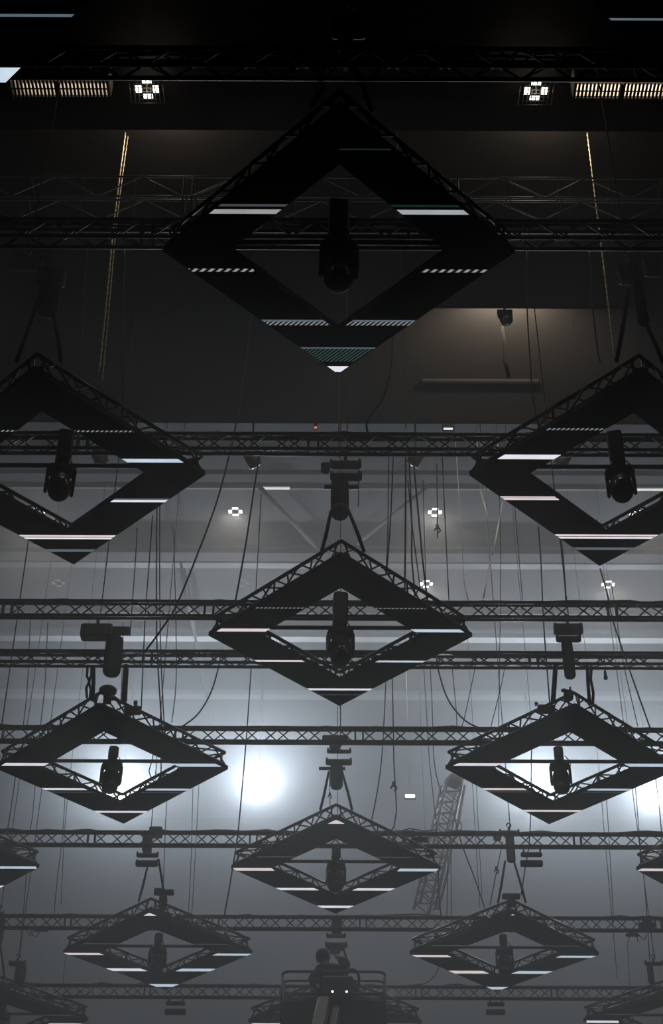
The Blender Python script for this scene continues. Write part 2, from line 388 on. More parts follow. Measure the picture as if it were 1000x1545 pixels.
FR = {}
def diamond(key, X, Y, dz, label, stripes):
    t = thing('diamond_frame', label, 'light frame', (X, Y, LEDZ + dz), 'suspended diamond screen frames')
    FR[key] = t
    pans = []
    for k in range(4):     # 0 left-far, then clockwise
        r = -k * pi / 2
        pans.append(link('led_panel', PANEL, t, rotz=r))
        ts = link('truss_side', TSIDE, t, rotz=r)
        for c in TCH: link('chord', c, ts)
        link('panel_clamp', TCL, ts)
    link('crossbar', CROSS, t)
    base = t.location
    for (py, th, side, mt_) in stripes:
        ya = at_z(500, py - th / 2, LEDZ + dz).y - Y; yb = at_z(500, py + th / 2, LEDZ + dz).y - Y
        cx = IW / 2 + (FPX * X) / (Y * cos(PITCH) + 10 * sin(PITCH)); dy = (cx - 500) * ROLL   # roll of the picture
        ya = at_z(500, py - th / 2 - dy, LEDZ + dz).y - Y; yb = at_z(500, py + th / 2 - dy, LEDZ + dz).y - Y
        y0, y1 = max(min(ya, yb), -A + .01), min(max(ya, yb), A - .01)
        if y1 - y0 < .004: continue
        for s in ('L', 'R') if side == 'B' and abs((y0 + y1) / 2) < INN else (side,):
            pn = pans[{('L', True): 0, ('R', True): 1, ('R', False): 2, ('L', False): 3}[(s if s != 'B' else 'L', (y0 + y1) > 0)]]
            mm = mt_ if not isinstance(mt_, tuple) else (mt_[0] if s != 'R' else mt_[1])
            o = stripe(None, 'lit_row', y0, y1, s, mm)
            o.parent = pn; o.rotation_euler = (0, 0, -pn.rotation_euler.z)
            o['label'] = 'bright lit pixel rows'
    return t
WB = ('e_white', 'e_blue'); PB = ('e_pink', 'e_blue'); WW = 'e_white'
G = 5.603; D = 2.8887
diamond('z1', -2.755, 6.06, -.03, 'diamond screen frame cut off by the top left corner of the photo', [(22, 4, 'R', 'e_dim'), (112, 22, 'R', 'e_blue')])
diamond('z2', 2.84, 6.06, -.03, 'diamond screen frame cut off by the top right corner of the photo', [(30, 3, 'L', 'e_dim')])
diamond('a', .041, 8.92, -.046, 'largest diamond screen frame, nearly black, at top centre',
        [(225, 1.5, 'R', 'e_teal'), (310, 3, 'B', ('e_faint', 'e_teal')), (319.5, 6.5, 'B', ('e_soft', 'e_softblue')), (408, 4, 'B', 'e_dot'), (487, 7, 'B', 'e_mid'), (484, 2.5, 'B', 'e_dim'), (535, 20, 'B', 'e_green'), (525, 1.5, 'B', 'e_dim'), (556.5, 8, 'B', WW)])
diamond('b1', -2.73, 11.846, -.03, 'diamond screen frame cut by the left edge, level with the third truss',
        [(650, 2, 'B', 'e_mid'), (694, 5, 'R', 'e_blue'), (752, 1.2, 'R', 'e_dim'), (755, 3, 'R', WW), (808, 2.2, 'B', PB), (811.5, 2.2, 'B', WB), (830, 3.5, 'B', 'e_dim')])
diamond('b2', 2.809, 11.823, -.039, 'diamond screen frame cut by the right edge, level with the third truss',
        [(648, 2.5, 'L', 'e_mid'), (690, 6.5, 'L', WW), (750.5, 1.3, 'L', 'e_pink'), (753.5, 2.5, 'L', 'e_pink'), (808, 2.2, 'B', PB), (811.5, 2.2, 'B', WB), (828, 3.5, 'B', 'e_dim')])
diamond('c', .089, 14.615, -.046, 'black diamond screen frame in the very centre of the photo',
        [(917.5, 1.4, 'B', 'e_mid'), (951, 4, 'B', PB), (997.5, 2.2, 'B', PB), (1040, 2.4, 'B', WW), (1048, .8, 'B', 'e_faint')])
diamond('d1', -2.794, 17.664, -.017, 'left diamond screen frame of the middle pair, flood glare at its lower tip',
        [(1153.5, 4, 'B', ('e_white', 'e_blue')), (1190.5, 2.4, 'B', WB), (1195, .8, 'B', 'e_faint'), (1224.5, 2.4, 'B', WW)])
diamond('d2', 2.916, 17.642, -.01, 'right diamond screen frame of the middle pair, small glare through its lower left side',
        [(1154, 4, 'B', ('e_white', 'e_blue')), (1191, 2.4, 'B', PB), (1195, .8, 'B', 'e_faint'), (1223.5, 2.4, 'B', 'e_pink')])
diamond('e', .061, 20.475, -.012, 'hazy diamond screen frame at lower centre, between the middle pair and the lower pair',
        [(1240, 5, 'B', 'e_pink'), (1293, .9, 'B', 'e_faint'), (1312, 3.6, 'B', PB), (1341.5, 3, 'B', WW), (1368, 3, 'B', WB)])
diamond('e1', -5.597, 20.493, 0, 'tip of a diamond screen frame at the left edge below the flood glow', [(1308, 3, 'R', 'e_blue'), (1337, 3, 'R', WW)])
diamond('e2', 5.776, 20.5, 0, 'tip of a diamond screen frame at the right edge below the flood glow', [(1313, 3.2, 'L', 'e_pink')])
diamond('f1', -2.699, 23.452, .006, 'small hazy diamond screen frame at lower left',
        [(1379.5, 3.4, 'B', 'e_white'), (1424, .9, 'B', 'e_faint'), (1439.5, 2.6, 'B', PB), (1463, 3.6, 'B', WB), (1486.5, 3.6, 'B', 'e_blue')])
diamond('f2', 2.694, 23.442, .004, 'small hazy diamond screen frame at lower right',
        [(1379, 3.4, 'B', 'e_pink'), (1427, .9, 'B', 'e_faint'), (1443, 2.6, 'B', PB), (1467, 3.8, 'B', PB), (1491, 3.6, 'B', 'e_blue')])
diamond('g', .07, 26.3, 0, 'faint diamond screen frame behind the lift basket at the bottom', [(1527, .8, 'B', 'e_faint'), (1546, 3, 'B', WW)])
diamond('g1', -5.589, 26.261, 0, 'faint diamond screen frame cut by the bottom left corner', [(1531, .8, 'B', 'e_faint'), (1545, 3, 'R', 'e_blue')])
diamond('g2', 5.748, 26.197, 0, 'faint diamond screen frame cut by the bottom right corner', [(1531, .8, 'B', 'e_faint'), (1542, 3, 'L', WW)])

# ------------------------------------------------------------------ moving head lights on the crossbars
def head_meshes():
    base = MB().box((0, 0, .24), (.155, .16, .40), bev=.02).box((0, 0, .03), (.12, .12, .08), bev=.015)
    clamp = MB()
    clamp.box((0, .02, .03), (.13, .03, .03), bev=.006)
    for sx in (-.05, .05): clamp.tube([(sx, .033 * cos(g), .033 * sin(g)) for g in [i * pi / 6 for i in range(13)]], .010, 6)
    yoke = MB().box((0, 0, -.075), (.27, .17, .10), bev=.03)
    for sx in (-1, 1): yoke.box((sx * .130, 0, -.215), (.036, .14, .26), bev=.018)
    head = MB().lathe((0, 0, 0), [(.03, .085), (.085, .08), (.105, .04), (.115, -.02), (.118, -.10), (.110, -.17), (.092, -.215), (.06, -.238), (.02, -.245)], 20, None, 1, 1.1)
    head.box((0, .06, 0), (.17, .12, .16), bev=.03)
    for k in range(4): head.box((0, .125, -.05 + k * .03), (.16, .02, .012))
    lens = MB().lathe((0, 0, 0), [(.072, 0), (.070, -.012), (.05, -.024), (.015, -.028)], 20)
    wire = MB().tube([(.08, .03, .1), (.14, .05, .02), (.15, .04, -.05), (.12, .02, -.08)], .007, 6)
    return base.mesh('base', 'body'), clamp.mesh('clamp', 'truss'), yoke.mesh('yoke', 'body'), head.mesh('head', 'body'), lens.mesh('lens', 'lens'), wire.mesh('power_lead', 'cable')
HB, HC, HY, HH, HL, HW = head_meshes()
HBS = MB().box((0, 0, .13), (.13, .14, .17), bev=.02).box((0, 0, .03), (.10, .10, .08), bev=.015).mesh('base', 'body')
def moving_head(key, label, tall, rz, tilt, dx=0.0, sc=1.0):
    f = FR[key]; t = thing('moving_head_light', label, 'stage light', f.location + Vector((dx, 0, .115)), 'moving head lights under the diamond frames', rz)
    t.scale = (sc,) * 3
    link('base', HB if tall else HBS, t); link('clamp', HC, t)
    y = link('yoke', HY, t); h = link('head', HH, t, (0, 0, -.235)); h.rotation_euler = (tilt, 0, 0)
    l = link('lens', HL, h, (0, -.085, -.165)); l.rotation_euler = (-.9, 0, 0); l['label'] = 'glass lens'
    link('power_lead', HW, t)
for a_ in (('a', 'nearly black moving head light inside the largest diamond frame', 1, .1, .1, 0, 1.1),
           ('b1', 'moving head light with a glinting lens, inside the frame at the left edge', 1, .25, -.45, .06, .98),
           ('b2', 'moving head light with a glinting lens, inside the frame at the right edge', 1, -.2, -.45, 0, .98),
           ('c', 'moving head light hanging inside the central diamond frame', 1, .15, -.15, 0, 1.04),
           ('d1', 'black moving head light against the flood glare, left of the middle pair', 0, .3, .15, 0, .92),
           ('d2', 'black moving head light inside the right frame of the middle pair', 0, -.2, .15, -.02, .92),
           ('e', 'moving head light inside the hazy frame at lower centre', 0, .2, .1, 0, .94),
           ('f1', 'hazy moving head light inside the small lower left frame', 0, .3, .1, 0, .94),
           ('f2', 'hazy moving head light inside the small lower right frame', 0, -.1, .1, 0, .94),
           ('g1', 'faint moving head light at the bottom left corner', 0, .2, .1, 0, .94),
           ('g2', 'faint moving head light at the bottom right corner', 0, -.3, .1, 0, .94)):
    moving_head(*a_)

# ------------------------------------------------------------------ chain hoists over the near corners
def bb(px0, py0, px1, py1, Y):
    c = at_y((px0 + px1) / 2, (py0 + py1) / 2, Y); a = at_y(px0, py0, Y); b = at_y(px1, py1, Y)
    return c, abs(b.x - a.x), abs(a.z - b.z)
def pbox(mb, o, px0, py0, px1, py1, Y, depth, bev=.015):
    c, w_, h_ = bb(px0, py0, px1, py1, Y); te = (c.z - CAMZ) / c.y     # a box seen from below shows its underside too
    depth = min(depth, .38 * h_ / te); h_ -= depth * te
    mb.box(c - Vector(o), (w_, depth, h_), None, min(bev, h_ * .3)); return mb
def bag_mesh(o, px0, py0, px1, py1, Y):
    c, w_, h_ = bb(px0, py0, px1, py1, Y); r = w_ / 2; z1 = h_ / 2
    return MB().lathe(c - Vector(o), [(r * .5, z1), (r * .97, z1 - .004), (r, z1 - .03), (r * 1.03, 0), (r, -z1 + r * .55), (r * .85, -z1 + r * .22), (r * .5, -z1 + r * .05), (r * .1, -z1)], 16)
def chain_to(mb, p, q, r=.010):
    p, q = Vector(p), Vector(q); L = (q - p).length; k = int(L / .05); P = [p.lerp(q, i / k) for i in range(k + 1)]
    mb.tube(P, [r if i % 2 else r * .55 for i in range(k + 1)], 6)
def hoist(label, Y, housing, bag, slings, pipe=None, extra=(), top=None, pad=None):
    c = bb(*housing[0], Y)[0]; o = Vector((c.x, Y, c.z))
    t = thing('chain_hoist', label, 'hoist', o, 'chain hoists over the diamond frames')
    for i, h in enumerate(housing):
        m = pbox(MB(), o, *h, Y, .22, .018)
        cc, w_, h_ = bb(*h, Y); cc = cc - o
        for sx in (-.45, .45): m.box((cc.x + sx * w_, cc.y, cc.z + h_ * .28), (.03, .06, .05), bev=.006)     # lugs
        for k in range(4): m.box((cc.x - w_ * .3 + k * w_ * .2, cc.y - min(.112, .26 * h_ * o.y / (o.z - CAMZ)), cc.z), (.012, .012, h_ * .3))
        obj('motor_housing', m, 'body', t)
    for e in extra: obj('gear_box', pbox(MB(), o, *e, Y, .16, .015), 'body', t)
    if bag: obj('chain_bag', bag_mesh(o, *bag, Y), 'bag', t)
    if pipe:
        a, b = at_y(pipe[0], pipe[2], Y) - o, at_y(pipe[1], pipe[2], Y) - o; obj('spreader_pipe', MB().tube([a, b], .026, 8), 'truss', t)
    hk = MB(); zt = bb(*housing[0], Y)[2] / 2
    hk.tube([(0, 0, zt - .01), (0, 0, zt + .05)], .02, 8).tube([(.035 * sin(g), 0, zt + .075 - .035 * cos(g)) for g in [i * .5 for i in range(11)]], .010, 6)
    obj('hook', hk, 'truss', t)
    if top is not None:
        m = MB(); chain_to(m, (0.02, 0, zt + .03), (0.02, 0, top - o.z)); obj('chain', m, 'cable', t)
    for sl in slings:
        (x0, y0), (x1, y1) = sl[:2]; w_ = sl[2] if len(sl) > 2 else .022
        p, q = at_y(x0, y0, Y) - o, at_y(x1, y1, Y + (sl[3] if len(sl) > 3 else 0)) - o
        mid = p.lerp(q, .6) + Vector((.006, 0, 0))
        obj('sling', MB().tube([p, mid, q], [w_ * .8, w_, w_ * .9], 7), 'sling', t)
    if pad:
        c2, w2, h2 = bb(*bag, Y); r2 = w2 / 2
        ob = obj('rim', MB().lathe(c2 - o + Vector((0, 0, -h2 * .30)), [(r2 * 1.01, -.028), (r2 * 1.06, -.02), (r2 * 1.06, .02), (r2 * 1.01, .028)], 18), 'beam', t); ob['label'] = 'silver rim'
    return t
def ncY(k): return FR[k].location.y - A + .12
HT = CAMZ + 15.2
hoist('nearly black hoist at the top edge above the largest diamond frame', ncY('a') + .1, [(500, 20, 552, 62)], (508, 60, 534, 100), [((510, 90), (470, 160)), ((530, 90), (560, 165))], top=C1 - .05)
hoist('nearly black hoist above the frame at the left edge', ncY('b1'), [(12, 388, 62, 411), (62, 400, 96, 436)], (62, 432, 86, 474), [((62, 440), (25, 545)), ((80, 470), (92, 545))], top=C1 - .05)
hoist('dark hoist above the frame at the right edge', ncY('b2'), [(930, 398, 968, 432), (968, 385, 1000, 420)], (952, 428, 980, 490), [((948, 436), (930, 545)), ((974, 488), (1000, 548))], top=C1 - .05)
hoist('boxy hoist with a round silver-rimmed bag above the central frame', ncY('c'), [(497, 693, 545, 710), (498, 712, 546, 728)], (499, 727, 526, 781), [((499, 772), (485, 832)), ((524, 766), (549, 832))], (489, 541, 735), [(484, 696, 498, 716)], top=C2 - .05, pad=True)
hoist('wide hoist with side gear box and long bag, above the left frame, middle pair', ncY('d1') - .5, [(124, 939, 168, 969)], (160, 964, 181, 1019), [], None, [(168, 944, 196, 960)], top=C2 - .02)
hoist('square hoist with a long chain bag above the right frame of the middle pair', ncY('d2') - .5, [(834, 939, 880, 960), (838, 958, 877, 971)], (846, 969, 869, 1023), [], None, [], top=C2 - .02)
hoist('tiered hoist between two slings above the hazy lower centre frame', ncY('e') + .2, [(493, 1130, 530, 1138), (491, 1144, 531, 1156)], (498, 1155, 517, 1190), [((496, 1164), (483, 1222), .02), ((516, 1164), (531, 1222), .02)], (481, 521, 1159.5), [(486, 1108, 525, 1124), (497, 1122, 513, 1132)], top=C4 - .1)
hoist('two tiered hoist with a side post above the small lower left frame', ncY('f1'), [(206, 1286, 239, 1295), (205, 1297, 238, 1309)], None, [((222, 1309), (209, 1360), .02), ((239, 1296), (247, 1350), .02)], None, [(217, 1252, 228, 1288), (226, 1246, 244, 1266)], top=C4 - .1)
hoist('tall narrow hoist on the grey truss above the small lower right frame', ncY('f2'), [(752, 1252, 784, 1262)], (762, 1262, 778, 1301), [((762, 1299), (751, 1362), .02), ((775, 1299), (793, 1362), .02)], None, [(744, 1260, 756, 1270)], top=C4 - .1)
hoist('hazy tiered hoist under the lower centre frame, above the lift basket', ncY('g'), [(492, 1408, 522, 1416), (490, 1421, 524, 1431)], (500, 1384, 516, 1410), [((519, 1434), (526, 1462), .02), ((494, 1434), (486, 1466), .02)], (482, 520, 1432.5), [(497, 1429, 513, 1440)], top=C4 - .1)
hoist('faint hoist above the frame in the bottom left corner', ncY('g1') + .1, [(14, 1449, 38, 1459)], (24, 1458, 37, 1484), [], top=C4 - .1)
hoist('faint hoist above the frame in the bottom right corner', ncY('g2') + .1, [(972, 1450, 1000, 1458)], (975, 1457, 988, 1484), [], top=C4 - .1)
hoist('dim hoist under the hazy truss at the left edge', ncY('g1') - .3, [(-8, 1375, 4, 1388)], (-6, 1386, 3, 1425), [((0, 1424), (7, 1478), .02)], top=C4 - .1)

# webbing straps from the extra truss to the middle pair of frames
def strap(label, pts, Y, r, loop=False):
    P = [at_y(x, y, Y) for x, y in pts]; o = P[0]
    m = MB().tube(rel(P, o), r, 7); t = obj('webbing_strap', m, 'sling', None, o); tag(t, label, 'strap', 'straps above the middle pair of frames')
YS = Yrow(995, TR) + .05
strap('knotted strap loop left of the left frame tip, middle pair', [(132, 1006), (131, 1020), (135, 1028), (130, 1038), (131, 1052), (135, 1056), (137, 1040), (134, 1029), (138, 1018), (138, 1006)], YS, .016)
strap('straight thick strap beside the knotted loop', [(141, 1006), (141, 1030), (140, 1056)], YS, .024)
strap('straight wide strap right of the left frame tip', [(190, 1004), (188.5, 1030), (187, 1058)], YS, .036)
strap('wide strap left of the right frame tip', [(838, 1004), (836, 1035), (834, 1060)], YS, .030)
strap('straight strap right of the right frame tip', [(886, 1004), (887, 1030), (889, 1058)], YS, .022)
strap('twisted strap beside the straight one, right frame tip', [(892, 1004), (891, 1025), (895, 1045), (894, 1062)], YS, .018)

# small gear standing on frame corners and hung from trusses
def gear(name, label, cat, boxes, Y, extra=None, material='body', group=None):
    c = bb(*boxes[0], Y)[0]; t = thing(name, label, cat, c, group)
    for i, b_ in enumerate(boxes):
        m = pbox(MB(), c, *b_, Y, .16, .012); cc, w_, h_ = bb(*b_, Y); cc = cc - c
        for sx in (-.3, .3): m.box((cc.x + sx * w_, cc.y, cc.z), (w_ * .12, .05, h_ * .62))
        obj('housing' if i == 0 else 'bracket', m, material, t)
    if extra:
        m = MB()
        for pl in extra: m.tube(rel([at_y(x, y, Y) for x, y in pl], c), .008, 6)
        obj('lead', m, 'cable', t)
    return t
yd = ncY('d1')
t = thing('swivel_disc', 'round black disc on the top tip of the left frame, middle pair', 'fixture', at_y(163, 1042, yd - .05))
obj('disc', MB().lathe((0, 0, 0), [(.08, -.03), (.105, -.02), (.11, .01), (.09, .03), (.02, .035)], 20), 'body', t)
obj('post', MB().tube([(0, 0, -.02), (0, .02, -.16)], .05, 10), 'body', t)
t = thing('swivel_clamp', 'black clamp block on the top tip of the right frame, middle pair', 'fixture', at_y(857, 1046, ncY('d2') - .05))
obj('block', MB().box((0, 0, -.03), (.11, .12, .12), bev=.02).box((-.05, 0, .04), (.06, .06, .03), bev=.01), 'body', t)
obj('bolt', MB().tube([(.03, 0, .03), (.03, 0, .09)], .012, 6), 'truss', t)
gear('junction_box', 'lumpy control box on the right side of the left frame, middle pair', 'box', [(188, 1064, 212, 1080), (202, 1056, 207, 1066)], yd + .35, [[(190, 1062), (180, 1056), (172, 1050)]])
gear('junction_box', 'control box on the left side of the right frame, middle pair', 'box', [(810, 1062, 838, 1078), (806, 1058, 811, 1066)], ncY('d2') + .3, [[(812, 1062), (807, 1063)]])
gear('motor_controller', 'block on the near corner of the lower left frame, beside its hoist leg', 'controller', [(233, 1339, 248, 1352), (247, 1341, 262, 1352), (241, 1350, 251, 1374)], ncY('f1') + .15)
gear('motor_controller', 'block on the near corner of the lower right frame', 'controller', [(757, 1347, 785, 1358), (764, 1356, 778, 1370)], ncY('f2') + .1)
gear('flood_light', 'two tier flood light hung from the grey truss, right of the narrow hoist', 'light', [(785, 1285, 818, 1294), (784, 1297, 819, 1309), (788, 1278, 791, 1287), (813, 1278, 816, 1287)], ROWY[5])
gear('flood_light', 'faint flood light under the lowest truss, below the lower left frame', 'light', [(251, 1510, 279, 1518), (249, 1521, 280, 1532), (254, 1503, 257, 1511), (274, 1503, 277, 1511)], ROWY[7])
gear('flood_light', 'faint flood light under the lowest truss, below the lower right frame', 'light', [(735, 1511, 761, 1519), (733, 1522, 762, 1532), (738, 1503, 741, 1512), (756, 1503, 759, 1512)], ROWY[7])
gear('junction_box', 'small box with loose leads under the hazy truss at the left', 'box', [(51, 1401, 73, 1406), (55, 1399, 70, 1403)], ROWY[6], [[(52, 1404), (44, 1412), (40, 1404), (42, 1398)], [(60, 1406), (54, 1414), (48, 1410), (46, 1402)]])
gear('junction_box', 'small box under the hazy truss at the right', 'box', [(943, 1408, 965, 1414), (947, 1405, 962, 1409)], ROWY[6], [[(949, 1414), (948, 1422)], [(961, 1414), (962, 1421)], [(965, 1412), (972, 1419), (975, 1410)]])
gear('cable_coil', 'bulky cable heap on the hazy truss at the right', 'cable heap', [(963, 1391, 987, 1402), (968, 1388, 982, 1393)], ROWY[6] - .03, [[(950, 1388), (965, 1384), (978, 1387)], [(980, 1390), (984, 1383), (996, 1386)]], 'bag')
gear('cable_coil', 'cable heap on the grey truss left of the leaning lattice tower', 'cable heap', [(622, 1262, 646, 1272), (606, 1252, 626, 1264)], ROWY[5] - .03, [[(604, 1254), (618, 1250), (640, 1254), (660, 1252)]], 'bag')
# plug hanging from the extra truss
po = at_y(913, 1008, YS); t = thing('cable_plug', 'black plug dangling under the truss right of the square hoist', 'plug', po)
obj('lead', MB().tube(rel([at_y(909, 986, YS), at_y(912, 1000, YS), at_y(913, 1012, YS)], po), .007, 6), 'cable', t)
obj('plug_body', MB().lathe(at_y(913, 1018, YS) - po, [(.008, .06), (.016, .04), (.018, -.01), (.024, -.03), (.024, -.06), (.01, -.062)], 10), 'body', t)

# ------------------------------------------------------------------ ceiling lamps
def cluster(label, px, py, Z, s, material, warm=False, cage=False, group='four panel roof lamps'):
    o = at_z(px, py, Z); t = thing('ceiling_lamp', label, 'ceiling lamp', o, group, 0.0)
    for k, (dx, dy, sx, sy) in enumerate(((-.62, 0, .42, .62), (.62, 0, .42, .62), (0, -.62, .72, .36), (0, .62, .72, .36))):
        pn = obj('lamp_panel', MB().box((dx * s, dy * s, 0), (sx * s, sy * s, .05 * s), bev=.01), material, t); pn['label'] = 'glowing lamp panel'
    obj('bracket', MB().box((0, 0, .08 * s), (1.5 * s, .1 * s, .08 * s)).box((0, 0, .081 * s), (.1 * s, 1.5 * s, .08 * s)), 'cage', t)
    obj('stem', MB().tube([(0, 0, .1 * s), (0, 0, .9 * s)], .03 * s, 6), 'cage', t)
    if cage:
        m = MB()
        for k in range(9): m.tube([((-1 + k * .25) * s * 1.2, -s, -.3 * s), ((-1 + k * .25) * s * 1.2, s, -.3 * s)], .006, 4)
        for k in range(7): m.tube([(-1.2 * s, (-1 + k / 3) * s, -.3 * s), (1.2 * s, (-1 + k / 3) * s, -.3 * s)], .006, 4)
        obj('wire_cage', m, 'cage', t)
    return o
ZL = C4 - .4
for px, py, mt_, lab in ((57, 772, 'e_bay', 'roof lamp glimpsed through the frame at the left edge'), (355, 772, 'e_bay', 'bright four panel roof lamp above the left arm of the central frame'),
                         (656, 773, 'e_bay', 'bright four panel roof lamp with a cable hook dangling under it'), (960, 776, 'e_bay', 'roof lamp half hidden behind the frame at the right edge'),
                         (88, 880, 'e_bayoff', 'dim four panel roof lamp low at the left'), (366, 880, 'e_bayoff', 'dim four panel roof lamp left of the central frame'),
                         (643, 881, 'e_bay', 'bright roof lamp touching the right arm of the central frame'), (917, 882, 'e_bay', 'bright roof lamp under the tip of the frame at the right edge')):
    o = cluster(lab, px, py, ZL, .165, mt_)
    if mt_ == 'e_bay': lamp('roof_lamp_glow', 'SPOT', o + Vector((0, 0, -.05)), 110, (1, .96, .9), o + Vector((0, 0, -5)), .1, math.radians(140), .8)
for px, lab in ((222, 'caged warm ceiling lamp at upper left beside a slatted grille'), (808, 'caged warm ceiling lamp at upper right beside a slatted grille')):
    o = cluster(lab, px, 135.5 + (px - 500) * ROLL, C1 - .35, .16, 'e_warm', True, True, 'caged lamps')
    lamp('caged_lamp_glow', 'POINT', o + Vector((0, 0, -.12)), 3.0, WARM, size=.05)
# strip lamps on the roof
for (x0, x1, py, lab) in ((394, 437, 737, 'short bright strip lamp right of the upper roof lamp'), (920, 1010, 739, 'long bright strip lamp behind the right edge moving head'),
                          (403, 434, 830, 'short strip lamp above the left arm of the central frame'), (956, 1004, 833, 'strip lamp at the right edge beside the frame tip'), (340, 386, 830, 'dim stretch of strip lamp left of the short one')):
    a, b = at_z(x0, py, C4 - .2), at_z(x1, py, C4 - .2); c = (a + b) / 2
    t = thing('strip_lamp', lab, 'strip lamp', c, 'roof strip lamps')
    obj('tube', MB().tube([(-(b.x - a.x) / 2, 0, 0), ((b.x - a.x) / 2, 0, 0)], .022, 8), 'e_strip', t)
    obj('tray', MB().box((0, 0, .05), (abs(b.x - a.x), .08, .04)), 'beam', t)
# back floods
for i, ((px, py), lab) in enumerate(zip(FLOOD_PX, ('flood lamp glaring through the lower tip of the left frame, middle pair', 'flood lamp with the widest open glow, left of centre', 'flood lamp glinting through the lower left side of the right frame, middle pair', 'flood lamp glowing at the right edge of the photo'))):
    p = at_y(px, py, FLOOD_Y); t = thing('flood_lamp', lab, 'flood lamp', p, 'back floods')
    R = Matrix.Rotation(pi / 2 + .12, 3, 'X')
    obj('lamp_body', MB().lathe((0, .02, 0), [(.10, -.20), (.15, -.14), (.19, 0), (.19, .02), (.17, .02)], 24, R), 'body', t)
    ln = obj('lamp_lens', MB().lathe((0, -.005, 0), [(.11, 0), (.105, .02), (.06, .035), (.01, .04)], 24, R), 'e_lamp', t); ln['label'] = 'glaring white lens'
    obj('bracket', MB().tube([(-.21, .05, 0), (-.21, .05, .3), (.21, .05, .3), (.21, .05, 0)], .018, 6).tube([(0, .05, .3), (0, .05, C4 - p.z)], .025, 6), 'truss', t)
# slatted grilles with a lamp above the slats
def grille(label, x0, x1, y0, y1, watts, step, holes):
    Z = C1 - .35; a, b = at_z(x0, y0, Z), at_z(x1, y1, Z); c = (a + b) / 2; W, H_ = abs(b.x - a.x), abs(b.y - a.y)
    t = thing('slatted_grille', label, 'grille', (c.x, c.y, Z), 'slatted ceiling grilles')
    obj('light_box', MB().box((0, 0, .33), (W, H_, .02)).box((-W / 2, 0, .2), (.02, H_, .26)).box((W / 2, 0, .2), (.02, H_, .26)).box((0, -H_ / 2, .2), (W, .02, .26)).box((0, H_ / 2, .2), (W, .02, .26)), 'slat', t)
    m = MB(); x = -W / 2
    while x < W / 2:
        m.box((x, 0, .0), (step * .6, H_, .015)); x += step
    obj('slats', m, 'cage', t)
    m = MB(); 
    for f in (-.1, .3): m.box((0, f * H_, -.015), (W, .025 * H_, .02))
    m.box((-W * .02, 0, -.02), (W * .05, H_, .02)); obj('bar', m, 'cage', t)
    l = lamp('grille_lamp', 'AREA', Vector((c.x, c.y, Z + .30)), watts, WARM, (c.x, c.y, 0), .3)
    l.data.shape = 'RECTANGLE'; l.data.size = W * .9; l.data.size_y = H_ * .8
    return t
grille('slatted ceiling grille left of the left caged lamp', 14, 166, 121, 150, 2.2, .043, 1)
grille('slatted ceiling grille at the right edge, right of the caged lamp', 869, 1012, 126, 152, 5.0, .043, 1)
# spotlights on the cloth ceiling edges
def can_light(label, px, py, Y, L, r, tilt, pan, name='spot_light', edge=True):
    p = at_y(px, py, Y); t = thing(name, label, 'spot light', p, 'small spot lights on the ceiling')
    R = Matrix.Rotation(pan, 3, 'Z') @ Matrix.Rotation(tilt, 3, 'X')
    obj('can', MB().lathe((0, 0, 0), [(r * .5, L / 2), (r * .95, L / 2 - .03), (r, L * .2), (r * 1.05, -L / 2), (r * .9, -L / 2)], 16, R), 'body', t)
    obj('lens', MB().lathe(R @ Vector((0, 0, -L / 2 + .002)), [(r * .85, 0), (r * .8, -.01), (.01, -.015)], 16, R), 'lens', t)
    obj('bracket', MB().box((0, 0, L * .55), (r * 2.6, r, .04), bev=.01).tube([(-r * 1.1, 0, 0), (-r * 1.1, 0, L * .55)], .015, 6).tube([(r * 1.1, 0, 0), (r * 1.1, 0, L * .55)], .015, 6).tube([(0, 0, L * .55), (0, 0, (C4 if Y > E3 else C2) + .01 - p.z)], .018, 6), 'body', t)
can_light('small spot light hanging in front of the lit patch of cloth ceiling', 762, 479, E2 - .1, .20, .085, -.35, .4)
for px, py, pan, lab in ((150, 690, -.8, 'dark spot light under the third truss, left edge frame'), (380, 692, -.8, 'dark spot light under the third truss, left of the central hoist'), (628, 690, .8, 'dark spot light under the third truss, right of the central hoist'), (850, 692, .8, 'dark spot light under the third truss, inside the right edge frame')):
    can_light(lab, px, py, E3 + .3, .30, .11, .7, pan)
# glints on the rear cloth edge
for px, py, wd, lab, mt_ in ((676, 647, 14, 'small glowing batten lamp on the rear cloth edge, right of centre', 'e_strip'), (476, 645, 4, 'tiny lamp on the rear cloth edge, left of centre', 'e_red')):
    a = at_y(px - wd / 2, py, E3 - .1); b = at_y(px + wd / 2, py, E3 - .1)
    t = thing('edge_lamp', lab, 'lamp', (a + b) / 2); obj('lamp_face', MB().box((0, 0, 0), ((b - a).length, .04, .025), bev=.006), mt_, t); obj('housing', MB().box((0, .04, .06), ((b - a).length * 1.3, .06, .12), bev=.008), 'body', t)
a, b = at_y(611, 1201, 28.2), at_y(626, 1201, 28.2); t = thing('wall_lamp', 'small oblong white lamp floating in the haze left of the leaning tower', 'lamp', (a + b) / 2)
obj('lamp_face', MB().box((0, 0, 0), ((b - a).length, .03, .07), bev=.01), 'e_bay', t); obj('housing', MB().box((0, .05, 0), ((b - a).length * 1.15, .07, .10), bev=.015), 'body', t); obj('stem', MB().tube([(0, .06, 0), (0, .06, C4 - t.location.z)], .012, 6), 'pale', t)

